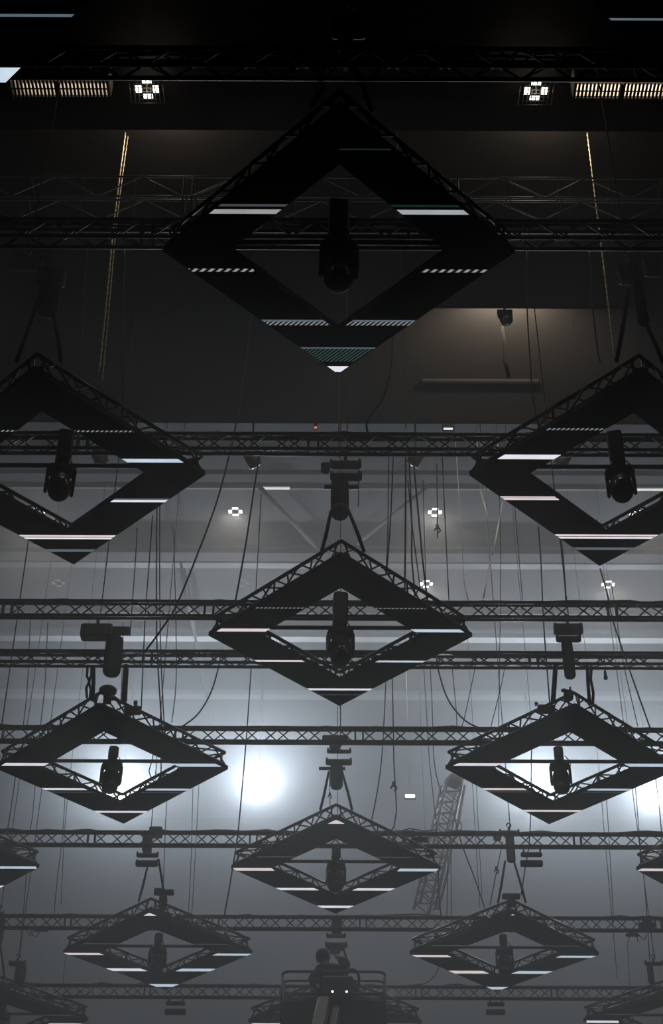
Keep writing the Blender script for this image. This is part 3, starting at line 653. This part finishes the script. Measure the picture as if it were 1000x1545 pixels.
# ------------------------------------------------------------------ leaning lattice tower
pa, pb = at_y(681, 1186, 27.9), at_y(640, 1372, 27.9)
t = thing('lattice_tower', 'pale leaning lattice tower in the haze behind the grey truss', 'truss tower', pb, None)
ax = (pa - pb); L = ax.length; Rq = ax.to_track_quat('Z', 'Y').to_matrix() @ Matrix.Rotation(.35, 3, 'Z')
def tw(x, y, z): return Rq @ Vector((x, y, z))
sx_ = .155
for x in (-sx_, sx_):
    for y in (-sx_, sx_): obj('chord', MB().tube([tw(x, y, 0), tw(x, y, L)], .026, 8), 'tower', t)
lac = MB()
for (x0, y0, x1, y1, ph) in ((-sx_, -sx_, sx_, -sx_, 0), (-sx_, sx_, sx_, sx_, 1), (-sx_, -sx_, -sx_, sx_, 1), (sx_, -sx_, sx_, sx_, 0)):
    zig(lac, tw(x0, y0, 0), tw(x0, y0, L), tw(x1, y1, 0), tw(x1, y1, L), .24, .014, ph)
obj('lacing', lac, 'tower', t)
obj('head_block', MB().box(tw(-.10, 0, L + .06), (.34, .30, .16), Rq, .03), 'tower', t)
for (x, z, r) in ((.36, L - .05, .11), (-.42, L - 1.05, .14)):
    cc = tw(x, -.1, z); obj('cable_loop', MB().tube([cc + Vector((r * cos(g), 0, r * sin(g))) for g in [i * pi / 10 for i in range(21)]], .012, 6), 'cable', t)
obj('cable_run', MB().tube([tw(-.2, -.2, L), tw(-.24, -.22, L * .7), tw(-.19, -.2, L * .5), tw(-.24, -.22, L * .3), tw(-.2, -.2, 0)], .03, 6), 'brace', t)

# ------------------------------------------------------------------ boom lift with a person at the bottom
YL = 22.8
bl = at_y(504, 1545, YL); LZ = at_y(504, 1466, YL).z - 1.1; lx0, lx1 = at_y(426, 1466, YL).x, at_y(581, 1466, YL).x
lc = (lx0 + lx1) / 2; lw = (lx1 - lx0); ld = .85
t = thing('boom_lift', 'boom lift with a railed basket rising into the bottom of the photo', 'boom lift', (lc, YL, 0))
h = lw / 2
def loop(z, x, y, r=.12, n_=5):
    P = []
    for cx_, cy_, a0 in ((x - r, -y + r, -pi / 2), (x - r, y - r, 0), (-x + r, y - r, pi / 2), (-x + r, -y + r, pi)):
        for k in range(n_): g = a0 + k * pi / 2 / (n_ - 1); P.append((cx_ + r * cos(g), cy_ + r * sin(g), z))
    return P + [P[0]]
yb = ld / 2
def shift(P): return [(x, y + yb, z) for x, y, z in P]
obj('top_rail', MB().tube(shift(loop(LZ + 1.1, h, yb)), .022, 8), 'lift', t)
obj('mid_rail', MB().tube(shift(loop(LZ + .96, h - .01, yb - .01)), .015, 8), 'lift', t)
for x in (-h, h):
    for y in (0, ld): obj('rail_post', MB().tube([(x * .995, y + (.06 if y == 0 else -.06), LZ), (x * .995, y + (.06 if y == 0 else -.06), LZ + 1.06)], .022, 8), 'lift', t)
obj('basket_floor', MB().box((0, yb, LZ - .04), (lw, ld, .08), bev=.02), 'lift', t)
pm = MB().box((0, .01, LZ + .33), (lw - .04, .015, .64)); obj('mesh_panel', pm, 'lift', t)
cb = obj('control_box', MB().box((.04, -.06, LZ + .82), (.50, .16, .34), bev=.03).box((-.17, -.05, LZ + .66), (.18, .12, .30), bev=.02), 'body', t)
for sx in (-.22, .28): obj('hose_loop', MB().tube([(sx + .10 * cos(g), -.06, LZ + .95 + .16 * sin(g)) for g in [i * pi / 8 for i in range(17)]], .022, 6), 'cable', t)
for x in (-.02, .19): ob = obj('indicator', MB().box((x, -.142, LZ + .735), (.035, .01, .03), bev=.004), 'e_dot_lamp', cb); ob['label'] = 'white indicator light'
# arms run down and back from the basket to the base on the floor
arm_top = at_y(489, 1512, YL - .2) - t.location; arm_b = Vector((arm_top.x - .95, -7.2, 3.2))
def arm(name, p, q, w_, d_, material):
    v = q - p; R = v.to_track_quat('Z', 'Y').to_matrix(); obj(name, MB().box((p + q) / 2, (w_, d_, v.length), R, .02), material, t)
arm('boom_arm', arm_top, arm_b, .17, .20, 'boom')
a2 = at_y(507, 1524, YL - .1) - t.location; arm('boom_arm', a2, Vector((a2.x - .75, -5.5, 4.2)), .11, .16, 'boom')
arm('basket_mount', arm_top + Vector((0, -.1, -.1)), Vector((arm_top.x + .12, .2, LZ - .06)), .16, .2, 'lift')
arm('lower_arm', arm_b, Vector((arm_b.x, -3.0, .9)), .22, .26, 'boom')
arm('link_arm', Vector((a2.x - .75, -5.5, 4.2)), arm_b + Vector((.1, 1.2, -1.2)), .12, .16, 'boom')
obj('chassis', MB().box((arm_b.x, -3.0, .65), (1.6, 3.0, .6), bev=.08), 'lift', t)
for sx in (-.75, .75):
    for sy in (-1.1, 1.1): obj('wheel', MB().lathe((arm_b.x + sx, -3.0 + sy, .35), [(.12, -.12), (.33, -.12), (.35, -.08), (.35, .08), (.33, .12), (.12, .12)], 20, Matrix.Rotation(pi / 2, 3, 'Y')), 'bag', t)

# ---- person
YP = YL + .42
hp = at_y(487, 1446, YP); px_ = at_y(500, 1470, YP).x
P = thing('person', 'person in dark work clothes seen from behind in the lift basket, one arm raised', 'person', (px_, YP, LZ))
HZ = hp.z - LZ                       # head centre height over the basket floor
k_ = HZ / 1.60
def skin_body(name, verts, edges, radii, material, root=0, sub=2):
    me = bpy.data.meshes.new(name); me.from_pydata([Vector(v) * 1.0 for v in verts], edges, []); me.materials.append(M[material])
    o = bpy.data.objects.new(name, me); COL.objects.link(o); o.parent = P
    md = o.modifiers.new('skin', 'SKIN'); md.use_smooth_shade = True
    for i, r in enumerate(radii): me.skin_vertices[0].data[i].radius = (r, r) if not isinstance(r, tuple) else r
    for i in range(len(radii)): me.skin_vertices[0].data[i].use_root = (i == root)
    sb = o.modifiers.new('smooth', 'SUBSURF'); sb.levels = sub; sb.render_levels = sub
    return o
hx = hp.x - px_
V = [(0, 0, .95), (0, 0, 1.12), (-.01, .0, 1.30), (-.03, .01, 1.42), (hx * .7, .01, 1.50), (hx, .02, 1.57), (hx, .02, 1.68),
     (-.17, 0, 1.40), (-.30, -.02, 1.22), (-.22, -.20, 1.06),
     (.16, 0, 1.40), (.26, .06, 1.52), (.10, .12, 1.66),
     (-.09, 0, .88), (-.10, -.01, .48), (-.10, .03, .09), (-.10, -.13, .04),
     (.09, 0, .88), (.10, -.01, .48), (.10, .03, .09), (.10, -.13, .04)]
V = [(x, y, z * k_) for x, y, z in V]
E_ = [(0, 1), (1, 2), (2, 3), (3, 4), (4, 5), (5, 6), (3, 7), (7, 8), (8, 9), (3, 10), (10, 11), (11, 12), (0, 13), (13, 14), (14, 15), (15, 16), (0, 17), (17, 18), (18, 19), (19, 20)]
Rr = [(.15, .11), (.15, .11), (.17, .12), (.14, .10), .058, .085, .075, .07, .052, .036, .07, .052, .036, .085, .062, .045, .04, .085, .062, .045, .04]
skin_body('body', V, E_, Rr, 'skin')
Rc = [(.17, .13), (.17, .13), (.20, .145), (.17, .12), .075]
Vc = [V[i] for i in (0, 1, 2, 3)] + [V[7], V[8], V[9], V[10], V[11], V[12]]
skin_body('jacket', Vc, [(0, 1), (1, 2), (2, 3), (3, 4), (4, 5), (5, 6), (3, 7), (7, 8), (8, 9)], [(.18, .14), (.175, .135), (.20, .15), (.16, .12), .095, .080, .055, .095, .080, .055], 'cloth')
skin_body('trousers', [V[i] for i in (0, 13, 14, 15, 17, 18, 19)], [(0, 1), (1, 2), (2, 3), (0, 4), (4, 5), (5, 6)], [(.17, .13), .10, .078, .062, .10, .078, .062], 'cloth')
hm = MB().lathe((hx, .025, 1.66 * k_), [(.095, -.09), (.112, -.04), (.115, .02), (.095, .075), (.05, .105), (.01, .112)], 18); obj('hair', hm, 'hair', P)
for wi, dirv in ((9, Vector((.25, -.6, -.5))), (12, Vector((-.5, .2, .6)))):
    w0 = Vector(V[wi]); d = dirv.normalized(); sd = d.cross(Vector((0, 0, 1))).normalized(); up = sd.cross(d)
    HV = [w0, w0 + d * .085]; HE = [(0, 1)]; HRr = [.030, (.036, .018)]
    for f, (o_, ln) in enumerate(((-.030, .070), (-.010, .080), (.010, .076), (.030, .060))):
        b0 = len(HV); HV += [w0 + d * .085 + sd * o_, w0 + d * (.085 + ln * .55) + sd * o_ * 1.1 - up * .008, w0 + d * (.085 + ln) + sd * o_ * 1.15 - up * .028]
        HE += [(1, b0), (b0, b0 + 1), (b0 + 1, b0 + 2)]; HRr += [.010, .009, .007]
    b0 = len(HV); HV += [w0 + d * .03 + sd * .04, w0 + d * .07 + sd * .062 - up * .01]; HE += [(0, b0), (b0, b0 + 1)]; HRr += [.012, .009]
    skin_body('hand', HV, HE, HRr, 'skin', 0, 1)
for sx in (-1, 1):
    obj('boot', MB().lathe((sx * .10, -.04, .05), [(.06, -.05), (.075, -.04), (.07, .02), (.05, .09)], 14, None, .8, 1.6), 'bag', P)

# ------------------------------------------------------------------ chains, cables, wires
def cable(name, label, pts, Y, r, material='cable', cat='cable', group=None, Y2=None, smooth=True, hang=False):
    n_ = len(pts); P_ = []
    if len(pts) > 2 and smooth:      # resample with a Catmull-Rom curve
        q = [pts[0]] + list(pts) + [pts[-1]]; out = []
        for i in range(1, len(q) - 2):
            for s_ in range(6):
                u = s_ / 6; f = []
                for c in (0, 1):
                    p0_, p1_, p2_, p3_ = q[i - 1][c], q[i][c], q[i + 1][c], q[i + 2][c]
                    f.append(.5 * (2 * p1_ + (p2_ - p0_) * u + (2 * p0_ - 5 * p1_ + 4 * p2_ - p3_) * u * u + (3 * p1_ - p0_ - 3 * p2_ + p3_) * u ** 3))
                out.append(tuple(f))
        pts = out + [pts[-1]]
    for i, (x, y) in enumerate(pts):
        P_.append(at_y(x, y, Y if Y2 is None else Y + (Y2 - Y) * i / (len(pts) - 1)))
    o = P_[0]; m = MB()
    if material == 'chain':
        Q = []
        for i in range(len(P_) - 1):
            k = max(1, int((P_[i + 1] - P_[i]).length / .045)); Q += [P_[i].lerp(P_[i + 1], j / k) for j in range(k)]
        Q = rel(Q + [P_[-1]], o); m.tube(Q, [r if i % 2 else r * .45 for i in range(len(Q))], 6)
    else: m.tube(rel(P_, o), r, 6)
    if hang:      # on up, plumb, to the ceiling over it
        zc = C1 if Y < E1 else C2 if Y < E2 else C3 if Y < E3 else C4
        m.tube([(0, 0, 0), (0, 0, zc + .02 - o.z)], .004, 5)
    c = obj(name, m, material, None, o); tag(c, label, cat, group); return c
YA, YB, YC, YX, YD, YE, YF, YG = ROWY[1], ROWY[2], ROWY[3], Yrow(995, TR), ROWY[4], ROWY[5], ROWY[6], ROWY[7]
cable('hoist_chain', 'gold glinting hoist chain hanging at upper left, left strand', [(189, 200), (181, 262), (171, 345), (159, 470), (149, 560)], 12.3, .016, 'chain', 'chain')
cable('hoist_chain', 'dim second chain strand just right of the gold one at upper left', [(193, 205), (184, 270), (175, 345), (164, 470), (154, 575)], 12.4, .010, 'chain', 'chain')
cable('hoist_chain', 'gold glinting hoist chain hanging at upper right', [(886, 200), (898, 300), (908, 380), (927, 535)], 12.3, .016, 'chain', 'chain')
CB = [
 ('thin grey wire hanging left of the largest frame', [(188, 375), (186, 480), (187, 610)], YB - .3, .006, 'brace'),
 ('thin dark wire at the left, beside the gold chain', [(132, 372), (126, 450), (122, 562)], YB - .3, .007, 0),
 ('long curving cable sweeping from the largest frame down to the left hoist truss', [(379, 480), (370, 555), (355, 645), (345, 690), (322, 772), (270, 905), (246, 946), (218, 984)], YC - .5, .011, 0),
 ('wavy dark wire beside the lit cloth patch', [(794, 380), (795, 465), (802, 580), (808, 630)], YB, .008, 0),
 ('knotted dark wire at upper right, left of the gold chain', [(889, 380), (893, 450), (899, 510), (905, 548)], YB - .3, .010, 0),
 ('black cable curling from the largest frame tip down to the third truss', [(592, 500), (590, 550), (578, 600), (556, 632), (553, 645), (556, 656)], YB - .1, .012, 0),
 ('pale pair wire left strand under the largest frame', [(609, 490), (611, 560), (612, 648)], YB + .4, .006, 'brace'),
 ('grey wire from the tip of the largest frame to the central hoist', [(512, 570), (511, 610), (511, 690)], 13.2, .008, 'brace'),
 ('black cable left of the bright roof lamp, running to the central frame', [(391, 690), (383, 740), (370, 825), (355, 908)], YC - .4, .011, 0),
 ('thin wire right of the black one near the short strip lamps', [(394, 745), (390, 820), (386, 890)], YC + .5, .006, 0),
 ('first of the plumb wires below the left edge frame', [(207, 797), (204, 850), (200, 905), (196, 960)], YX + .3, .007, 0),
 ('second of the plumb wires below the left edge frame', [(230, 778), (225, 850), (219, 930), (213, 1070)], YX + .4, .008, 0),
 ('dark plumb cable right of the left edge frame, one of a close pair, left', [(236.5, 765), (236, 900), (237, 980), (244, 1095)], YX + .5, .010, 0),
 ('dark plumb cable right of the left edge frame, one of a close pair, right', [(241, 762), (241, 905), (243, 1000), (248, 1100)], YX + .6, .008, 0),
 ('faint wire right of the close pair', [(262, 800), (266, 1010), (259, 1090)], YX + .8, .006, 0),
 ('leaning wire at the far left above the middle truss', [(43, 815), (22, 960), (2, 1098)], YD, .009, 0),
 ('faint wire second from the left above the middle truss', [(72, 940), (68, 1030), (61, 1095)], YD, .006, 0),
 ('faint wire at the left between the two middle trusses', [(46, 930), (41, 1040), (35, 1096)], YD + .3, .006, 0),
 ('slack cable hanging in a curve left of the central frame', [(333, 985), (330, 1005), (318, 1045), (298, 1078), (272, 1098)], YD - .3, .010, 0),
 ('long cable left of centre passing the bright flood glow', [(379, 1005), (374, 1080), (369, 1145), (359, 1255), (350, 1315), (338, 1384)], YE - .6, .010, 0),
 ('thin cable left strand right of the central hoist', [(586, 690), (585, 800), (582, 866)], YC - .4, .007, 0),
 ('bowed cable right of the central hoist', [(593, 690), (589, 786), (583, 868)], YC - .35, .009, 0),
 ('straight thick black cable above the right arm of the central frame', [(612, 690), (611.5, 800), (610.5, 893)], YC - .3, .012, 0),
 ('black cable curving beside the thick one', [(617, 690), (621, 790), (621, 840), (626, 898)], YC - .3, .010, 0),
 ('black cable leaning right toward the roof lamp on the frame arm', [(623, 692), (632, 786), (638, 850), (645, 910)], YC - .3, .011, 0),
 ('thin cable between the thick ones, leaning right', [(615, 725), (624, 812), (634, 890)], YC - .2, .007, 0),
 ('dark wire right of the hook under the roof lamp', [(667, 690), (669, 735), (673, 820), (677, 905)], YC + .6, .007, 0),
 ('faint wire between the roof lamp hook and the black cables', [(638, 725), (640, 800), (643, 905)], YC + .8, .005, 0),
 ('faint wire running down past the central hoist at its right', [(541, 690), (541, 740), (540, 765)], YB + .5, .005, 0),
 ('dark leaning wire below the right edge frame', [(812, 795), (816, 850), (820, 940), (829, 1060)], YX + .6, .009, 0),
 ('dark wire under the right edge frame, right of the leaning one', [(846, 812), (850, 850), (854, 910)], YC + .3, .010, 0),
 ('cable from the right edge frame tip slanting to the lower truss', [(905, 858), (917, 900), (928, 948), (981, 1100)], YC + 1.2, .009, 0),
 ('faint wire left of the slanting cable at the right', [(922, 880), (934, 960), (940, 1000), (962, 1096)], YD + .2, .006, 0),
 ('faint plumb wire left of the square hoist', [(752, 700), (755, 850), (752, 1100)], YX + 1.0, .005, 0),
 ('faint wire right of the central frame above the truss', [(776, 760), (788, 905)], YX + 1.0, .005, 0),
 ('slack cable hanging in a curve right of the central frame', [(658, 990), (662, 1015), (676, 1056), (700, 1086), (722, 1098)], YD - .3, .010, 0),
 ('thin leaning wire right of the slack curve', [(720, 985), (716, 1010), (700, 1085), (694, 1100)], YD + .3, .006, 0),
 ('second thin leaning wire right of the slack curve', [(762, 1000), (757, 1030), (740, 1098)], YD + .3, .006, 0),
 ('plumb wire under the right arm of the central frame, leftmost', [(639, 1008), (643, 1070), (648, 1150), (662, 1280)], YE + .5, .006, 0),
 ('plumb wire under the right arm of the central frame, middle', [(649, 1008), (652, 1070), (655, 1150), (666, 1200)], YE + .5, .007, 0),
 ('plumb wire under the right arm of the central frame, rightmost', [(682, 1008), (688, 1070), (689, 1100)], YD + .5, .006, 0),
 ('dark cable right of the lower hoist, slightly bowed', [(582, 1030), (576, 1140), (568, 1200), (560, 1240)], YE - .3, .009, 0),
 ('faint wire from the lattice tower foot to the hazy truss', [(645, 1368), (645, 1392)], 27.9, .008, 0),
 ('dark cable left of the lattice tower foot', [(661, 1312), (662, 1350), (666, 1388)], YF - .2, .010, 0),
 ('straight cable pair near the tower foot, left', [(676, 1278), (674, 1385)], YF + .2, .008, 0),
 ('straight cable pair near the tower foot, right', [(680, 1280), (681, 1385)], YF + .2, .007, 0),
 ('cable slanting from the lattice tower to the lower right frame', [(684, 1228), (697, 1275), (714, 1320), (731, 1370)], YF - .3, .010, 0),
 ('faint wire right of the lattice tower', [(712, 1170), (717, 1260), (724, 1370)], YF + 1.5, .006, 0),
 ('second faint wire right of the lattice tower', [(718, 1170), (722, 1260), (727, 1350)], YF + 1.8, .006, 0),
 ('cable passing through the right frame of the middle pair down beside the flood light', [(802, 1095), (801, 1180), (799, 1262), (792, 1310), (786, 1350)], YE - .2, .009, 0),
 ('wire at the right under the flood glow', [(958, 1182), (966, 1280), (973, 1345), (980, 1450)], YF + .3, .008, 0),
 ('thin wire at the right, left of the edge frame', [(905, 1170), (910, 1240), (919, 1340), (931, 1475)], YF + .8, .006, 0),
 ('pale thin wire at the right, doubled with a darker one', [(912, 1170), (917, 1240), (925, 1380)], YF + .8, .007, 'brace'),
 ('wire hanging at the right edge through the glow', [(986, 1150), (995, 1225), (1000, 1290)], YE + .3, .008, 0),
 ('wire under the grey truss at far left', [(25, 1160), (18, 1210), (11, 1254)], YE, .008, 0),
 ('second wire from the left under the middle truss', [(53, 1185), (49, 1230), (45, 1254)], YE + .3, .006, 0),
 ('long pale wire at the left between glow and lower frame', [(100, 1160), (95, 1250), (86, 1330), (81, 1385)], YF, .007, 0),
 ('long faint wire beside the pale one at the left', [(103, 1190), (97, 1260), (92, 1365)], YF + .4, .006, 0),
 ('wire from the left edge frame to the bottom left hoist', [(40, 1312), (36, 1370), (28, 1450)], YG - .4, .009, 0),
 ('plumb wire pair left of the long centre cable, left', [(291, 1190), (288, 1300), (284, 1384)], YF + .3, .006, 0),
 ('plumb wire pair left of the long centre cable, right', [(300, 1185), (294, 1300), (289, 1384)], YF + .3, .006, 0),
 ('wire beside the two tiered hoist at lower left', [(252, 1200), (249, 1260), (246, 1345)], YF - .5, .007, 0),
 ('looped cable inside the left frame of the middle pair', [(233, 1132), (227, 1155), (225, 1165), (230, 1176), (235, 1182)], YD + .5, .008, 0),
 ('cable with a thick connector inside the left frame of the middle pair', [(245, 1100), (243, 1140), (243, 1160), (242, 1172)], YD + .5, .010, 0),
 ('slack cable rising to the lower right from the lowest truss', [(664, 1440), (661, 1462), (650, 1478), (636, 1485), (612, 1487)], YG - .1, .009, 0),
 ('faint long wire above the lowest truss at the right', [(946, 1420), (951, 1500), (956, 1545)], YG - .2, .005, 0),
 ('wire left of the bottom left frame', [(99, 1440), (95, 1484)], YG, .006, 0),
 ('thin wire down the left, through the lower left frame corner', [(186, 940), (182, 1060), (176, 1100)], YD, .005, 0),
]
UP = {2, 6, 12, 13, 42, 48, 49, 50, 51, 57}
for i, (lab, pts, Y, r, mt_) in enumerate(CB): cable('hanging_cable', lab, pts, Y, r, mt_ or 'cable', 'cable', 'cables hanging among the trusses', hang=i in UP)
PW = [('pale lit wire slanting down from the right edge frame, upper stretch', [(758, 758), (743, 838)], .012), ('pale lit wire slanting down from the right edge frame, lower stretch', [(739, 848), (729, 903)], .012),
      ('short pale wire ending in a hook, left of the right edge frame', [(725, 742), (736, 780)], .012), ('short pale wire above the truss, right of the central frame', [(700, 878), (706, 905)], .012)]
for lab, pts, r in PW: cable('lit_wire', lab, pts, YX + 3.5, r, 'pale', 'wire', 'pale lit wires by the roof', hang=True)
# cable with a hook under the roof lamp, and the hook cable right of the lower hoist
def hook_cable(label, pts, Y, hy, r):
    o = at_y(*pts[0], Y); t = thing('hook_cable', label, 'cable', o, None)
    obj('wire', MB().tube(rel([at_y(x, y, Y) for x, y in pts], o), r, 6), 'cable', t)
    e = at_y(*hy, Y) - o; R_ = r * 4
    obj('hook', MB().tube([e + Vector((R_ * sin(g), 0, R_ * (1 - cos(g)) - R_)) for g in [i * .5 for i in range(11)]], r * 1.3, 6).box(e + Vector((0, 0, R_ * 1.6)), (r * 5, r * 4, r * 8), bev=r), 'body', t)
    return t
hook_cable('thin cable with a dark hook dangling under the bright roof lamp', [(659, 700), (660, 790), (660, 812)], YX + 2.5, (660, 800), .010)
hook_cable('cable with a big snap hook hanging right of the lower hoist', [(591, 1005), (593, 1080), (594, 1150), (597, 1200), (598, 1225), (594, 1248), (588, 1256)], YE - .3, (594, 1189), .010)
hook_cable('cable with a clip right of the tall narrow hoist bag, left leg', [(758, 1270), (750, 1310), (744, 1340), (739, 1366)], ncY('f2'), (749, 1315), .008)
hook_cable('cable with a clip between the slings of the lower centre hoist', [(497, 1160), (497, 1190), (498, 1216)], ncY('e') - .1, (497.5, 1202), .006)
# pale rigging hooks under the roof
for i, (x, y, lab) in enumerate(((20, 868, 'at the far left'), (29, 868, 'second from the left edge'), (53, 872, 'left of the dim left roof lamp'), (103, 866, 'right of the dim left roof lamp'), (130, 868, 'left of the plumb wires'),
                                 (190, 866, 'between the plumb wires, left'), (250, 872, 'right of the close cable pair'), (310, 876, 'beside the long curving cable'), (317, 868, 'just left of the dim roof lamp'), (874, 866, 'left of the bright right roof lamp'), (881, 866, 'beside the right lamp'), (953, 868, 'near the right edge'), (986, 868, 'at the right edge'))):
    p = at_y(x, y, 27.5); q = at_y(x + .6, y - 16, 27.5); t = thing('rigging_hook', 'small pale hook on a wire under the roof ' + lab, 'hook', p, 'pale roof hooks')
    obj('wire', MB().tube([q - p, (0, 0, .06)], .006, 5), 'pale', t); obj('hook', MB().tube([(.03 * sin(g), 0, .03 - .03 * cos(g)) for g in [k * .6 for k in range(9)]], .008, 5), 'pale', t)
